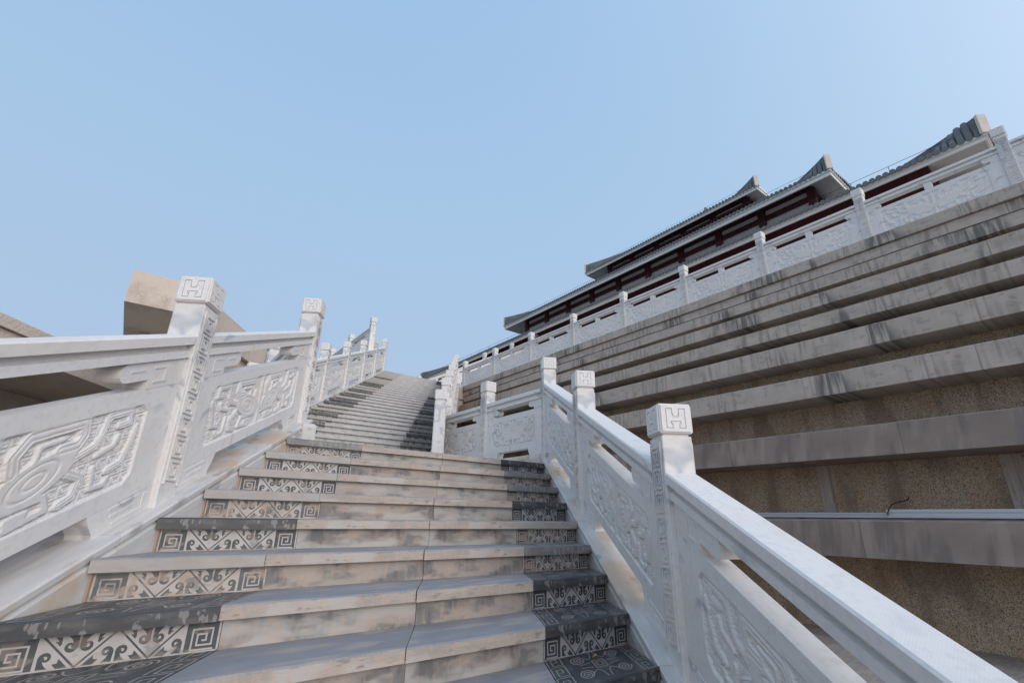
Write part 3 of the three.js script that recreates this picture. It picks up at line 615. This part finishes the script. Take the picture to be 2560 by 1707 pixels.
// ------------------------------------------------------------------ tiered hall
{
  const hall = thing('tiered_hall', 'three tiered white and dark red hall with grey tiled eaves', 'building', W(32, TY, 16.36));
  const O = hall.position, P = (X, Y, D) => [X - O.x, Y + EYE - O.y, -D - O.z], V = (X, Y, D) => new THREE.Vector3(...P(X, Y, D));
  const roll = (() => { // half-round cover tile with a disc at its lower end, axis +x going up the slope
    const r = 0.075, n = 8, pr = [...arc(0, 0, r, 0, Math.PI, n)];
    return metreUV(sweep(pr, -0.04, 1.1, (t, p, y) => [t, y + 0.01 + t * 0.5, p]));
  })();
  const disc = metreUV(new THREE.CylinderGeometry(0.08, 0.08, 0.02, 12).rotateZ(Math.PI / 2).translate(-0.05, 0.012, 0));
  const rolls = merge([roll, disc]);
  const tiers = [
    { x: 16.0, d0: 0.4, d1: 32.3, yb: 9.58, yt: 9.76, wall: 17.4, sof: 10.4, sp: 0.172, rise: 3.4, back: 4.9 },
    { x: 20.4, d0: 5.0, d1: 27.7, yb: 13.63, yt: 13.91, wall: 21.6, sof: 14.36, sp: 0.2, rise: 3.5, back: 4.9 },
    { x: 24.8, d0: 9.62, d1: 23.1, yb: 17.84, yt: 18.05, wall: 26.0, sof: 18.64, sp: 0.21, rise: 5.4, back: 6.5 },
  ];
  tiers.forEach((T, ti) => {
    const ov = T.wall - T.x, xb = 64 - T.x;         // mirrored back eave
    // roof body: soffit, fascia, slope
    const ring = (x, y, i) => [[x, y, T.d0 + i], [x, y, T.d1 - i], [xb - i, y, T.d1 - i], [xb - i, y, T.d0 + i]];
    const A = ring(T.x, T.yb, 0), B = ring(T.x, T.yt, 0), Sf = ring(T.wall, T.sof, ov), Tp = ring(T.x + T.back, T.yt + T.rise * 0.72, T.back);
    const band = (a, b) => { const p = [], u = []; for (let k = 0; k < 4; k++) { const q = (k + 1) % 4, v = [P(...a[k]), P(...a[q]), P(...b[q]), P(...a[k]), P(...b[q]), P(...b[k])]; v.forEach((w) => { p.push(...w); u.push(w[0] + w[2], w[1]); }); } const g = new THREE.BufferGeometry(); g.setAttribute('position', new THREE.Float32BufferAttribute(p, 3)); g.setAttribute('uv', new THREE.Float32BufferAttribute(u, 2)); g.computeVertexNormals(); return g; };
    const roof = part('roof', band(B, Tp), tileGrey, hall);
    part('soffit', band(Sf, A), whitePaint, roof);
    // fascia in two stepped boards
    const ym = T.yb + (T.yt - T.yb) * 0.62;
    const lip = (a, y0, y1, out) => { const R0 = ring(T.x - out, y0, -out), R1 = ring(T.x - out, y1, -out), I0 = ring(T.x + 0.05, y0, 0.05), I1 = ring(T.x + 0.05, y1, 0.05); return metreUV(merge([band(R0, R1), band(R1, I1), band(I0, R0)])); };
    part('fascia', lip(A, T.yb, ym, 0.002), whitePaint, roof);
    part('fascia', lip(A, ym + 0.003, T.yt, 0.05), whitePaint, roof);
    // cover tiles along the front and the near side
    for (let d = T.d0 + 0.12; d < T.d1 - 0.08; d += T.sp) { const m = part('roof_tile', rolls, tileGrey, roof, V(T.x - 0.06, T.yt + 0.004, d)); m.rotation.x = rr(-0.05, 0.05); m.scale.x = clamp((Math.min(d - T.d0, T.d1 - d) - 0.28) / 1.1, 0.1, 1); }
    if (ti < 2) for (let x = T.x + 0.2; x < T.x + 6; x += T.sp) { const m = part('roof_tile', rolls, tileGrey, roof, V(x, T.yt + 0.004, T.d0 - 0.06)); m.rotation.y = Math.PI / 2; m.scale.x = clamp((x - T.x - 0.28) / 1.1, 0.1, 1); }
    // hip ridges swelling toward the corners, with pale end stones
    for (const s of [0, 1]) {
      const dc = s ? T.d1 : T.d0, sg = s ? -1 : 1, L = T.back;
      const pts = 10, pp = [], uu = [], hw = 0.13;
      const row = (k) => { const f = k / pts, q = f * L, y = T.yt + T.rise * 0.72 * f, top = y + 0.24 + 0.34 * Math.pow(1 - f, 3) * (ti === 0 ? 0.9 : 1.25); return { x: T.x + q, d: dc + sg * q, y, top }; };
      for (let k = 0; k < pts; k++) {
        const a = row(k), b = row(k + 1), e = hw * 0.707;
        const quad = (...v) => { for (const i of [0, 1, 2, 0, 2, 3]) { pp.push(...v[i]); uu.push(v[i][0], v[i][1]); } };
        for (const w of [-1, 1]) quad(P(a.x - w * e, a.y - 0.05, a.d + w * sg * e), P(b.x - w * e, b.y - 0.05, b.d + w * sg * e), P(b.x - w * e, b.top, b.d + w * sg * e), P(a.x - w * e, a.top, a.d + w * sg * e));
        quad(P(a.x - e, a.top, a.d + sg * e), P(b.x - e, b.top, b.d + sg * e), P(b.x + e, b.top, b.d - sg * e), P(a.x + e, a.top, a.d - sg * e));
      }
      const g = new THREE.BufferGeometry(); g.setAttribute('position', new THREE.Float32BufferAttribute(pp, 3)); g.setAttribute('uv', new THREE.Float32BufferAttribute(uu, 2)); g.computeVertexNormals();
      part('hip_ridge', g, tileGrey, roof);
      const r0 = row(0), hh = r0.top - r0.y + 0.06, st = metreUV(new RoundedBoxGeometry(0.1, hh, 0.24, 2, 0.02));
      const e = part('ridge_end', st, ridgeWhite, roof, V(r0.x - 0.03, r0.y + hh / 2 - 0.02, r0.d - sg * 0.03)); e.rotation.y = sg * Math.PI / 4;
    }
    // lightning wire
    const wire = [], Yw = T.yt + 0.36, w0 = T.d0 + 0.6, w1 = T.d1 - 0.6;
    for (let i = 0; i <= 40; i++) { const d = w0 + (w1 - w0) * i / 40; wire.push(V(T.x + 0.1, Yw , d)); }
    const wg = [new THREE.TubeGeometry(new THREE.CatmullRomCurve3(wire), 80, 0.008, 4)];
    for (let d = w0 + 0.5; d < w1; d += 1.0) wg.push(new THREE.CylinderGeometry(0.007, 0.007, 0.4, 4).translate(...V(T.x + 0.1, Yw - 0.19, d).toArray()));
    part('lightning_wire', merge(wg), rubber, roof);
    // storey below this eave
    const yl = ti ? tiers[ti - 1].yt + 2.2 : TY, wx = T.wall, da = T.d0 + ov, db = T.d1 - ov;
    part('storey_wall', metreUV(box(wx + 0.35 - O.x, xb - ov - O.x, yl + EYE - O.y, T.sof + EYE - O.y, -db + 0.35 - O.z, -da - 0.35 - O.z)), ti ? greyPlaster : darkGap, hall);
    const beam = (y0, y1, dx, m, nm) => { part(nm, metreUV(box(wx + dx - O.x, wx + 0.36 - O.x, y0 + EYE - O.y, y1 + EYE - O.y, -db - O.z, -da - O.z)), m, hall); part(nm, metreUV(box(wx + 0.37 - O.x, xb - ov - O.x, y0 + EYE - O.y, y1 + EYE - O.y, -da - 0.36 - O.z, -da - dx - O.z)), m, hall); };
    const cols = ti === 0 ? [...Array(13).keys()].map((i) => 2.2 + i * 2.42) : ti === 1 ? [...Array(10).keys()].map((i) => 21.6 * (0.287 + i * 0.1042)) : [...Array(6).keys()].map((i) => 10.9 + i * 2.17);
    beam(T.sof - (ti === 0 ? 1.4 : 0.2), T.sof - 0.01, 0.0, redPaint, 'red_beam');
    if (ti === 0) { beam(7.6, 8.0, 0.04, redPaint, 'red_beam'); }
    else if (ti === 1) { beam(13.65, 13.9, 0.02, redPaint, 'red_beam'); beam(12.3, 13.64, 0.12, whitePaint, 'white_panel'); }
    else { beam(17.6, 18.2, 0.02, redPaint, 'red_beam'); beam(18.22, 18.36, 0.1, greyPlaster, 'grey_panel'); }
    const cg = metreUV(new RoundedBoxGeometry(0.34, T.sof - yl - 0.02, 0.34, 2, 0.03));
    for (const d of cols) part('column', cg, redPaint, hall, V(wx + 0.12, (T.sof + yl) / 2 - 0.01, d));
    if (ti === 1) {
      for (let i = 0; i < 2; i++) part('column', cg, redPaint, hall, V(wx + 2.4 + i * 2.3, (T.sof + yl) / 2 - 0.01, cols[0]));
      const n = cols.length; for (let i = 0; i + 1 < n; i++) part('grey_panel', metreUV(box(-0.02, 0.04, 0, 0.26, 0, 1.86)), greyPlaster, hall, V(wx + 0.1, 13.905, cols[i + 1] - 0.19));
    }
    if (ti === 2) { // top hip roof closing over the last eave
      const Rg = ring(T.x + T.back, T.yt + T.rise * 0.72, T.back); part('roof', band(Rg, ring(T.x + T.back + 0.3, T.yt + T.rise, T.back + 0.2)), tileGrey, hall);
    }
  });
}

// ------------------------------------------------------------------ small things
{
  const bar = (name, label, d0, d1, h, x) => {
    const o = thing(name, label, 'light bar', W(x, 0.075, (d0 + d1) / 2), 0, 'aluminium light bars on the wall ledge'); const L = d1 - d0;
    part('housing', sweep([[0, 0.02], [0, 0.02 + h * 0.34], [0.012, 0.02 + h * 0.38], [0.012, 0.02 + h * 0.6], [0, 0.02 + h * 0.64], [0, 0.02 + h], [0.07, 0.02 + h], [0.07, 0.02]], -L / 2, L / 2, (t, p, y) => [p, y, t]), alu, o);
    part('end_cap', metreUV(box(-0.006, 0.076, 0.014, 0.026 + h, L / 2 + 0.001, L / 2 + 0.012)), alu, o);
    part('mounting_clip', metreUV(box(0.0, 0.06, -0.02, 0.018, -0.05, 0.05)), rubber, o);
    return o;
  };
  bar('light_bar', 'thin grooved aluminium light bar left on the lowest wall ledge', 2.76, 5.3, 0.075, 9.52);
  bar('light_bar', 'thicker aluminium light bar at the right edge on the wall ledge', -0.6, 2.73, 0.12, 9.46);
  const curve = new THREE.CatmullRomCurve3([W(9.44, 0.13, 2.715), W(9.43, 0.2, 2.69), W(9.45, 0.285, 2.63), W(9.48, 0.325, 2.53), W(9.5, 0.35, 2.44), W(9.5, 0.4, 2.4)]);
  const g = merge([new THREE.TubeGeometry(curve, 30, 0.008, 6), new THREE.TubeGeometry(new THREE.LineCurve3(W(9.5, 0.35, 2.44), W(9.5, 0.32, 2.37)), 1, 0.005, 5), new THREE.TubeGeometry(new THREE.LineCurve3(W(9.48, 0.325, 2.53), W(9.48, 0.36, 2.52)), 1, 0.005, 5)]);
  tag(part('electric_cable', g, rubber, scene), 'loose black cable with frayed end curling up from the light bar', 'cable');
  const b = thing('cigarette_butt', 'tiny orange cigarette butt on the dark step at lower right', 'cigarette butt', W(1.964, Y0 + 0.004, 1.885));
  const cy = (n, l, x, col) => part(n, new THREE.CylinderGeometry(0.004, 0.004, l, 10).rotateZ(Math.PI / 2).rotateY(0.5).translate(x * Math.cos(0.5), 0, -x * Math.sin(0.5)), std({ color: col }), b);
  cy('filter', 0.028, 0, 0xc8813c); cy('paper', 0.012, 0.0205, 0xd8d0c4);
}
renderer.render(scene, camera);
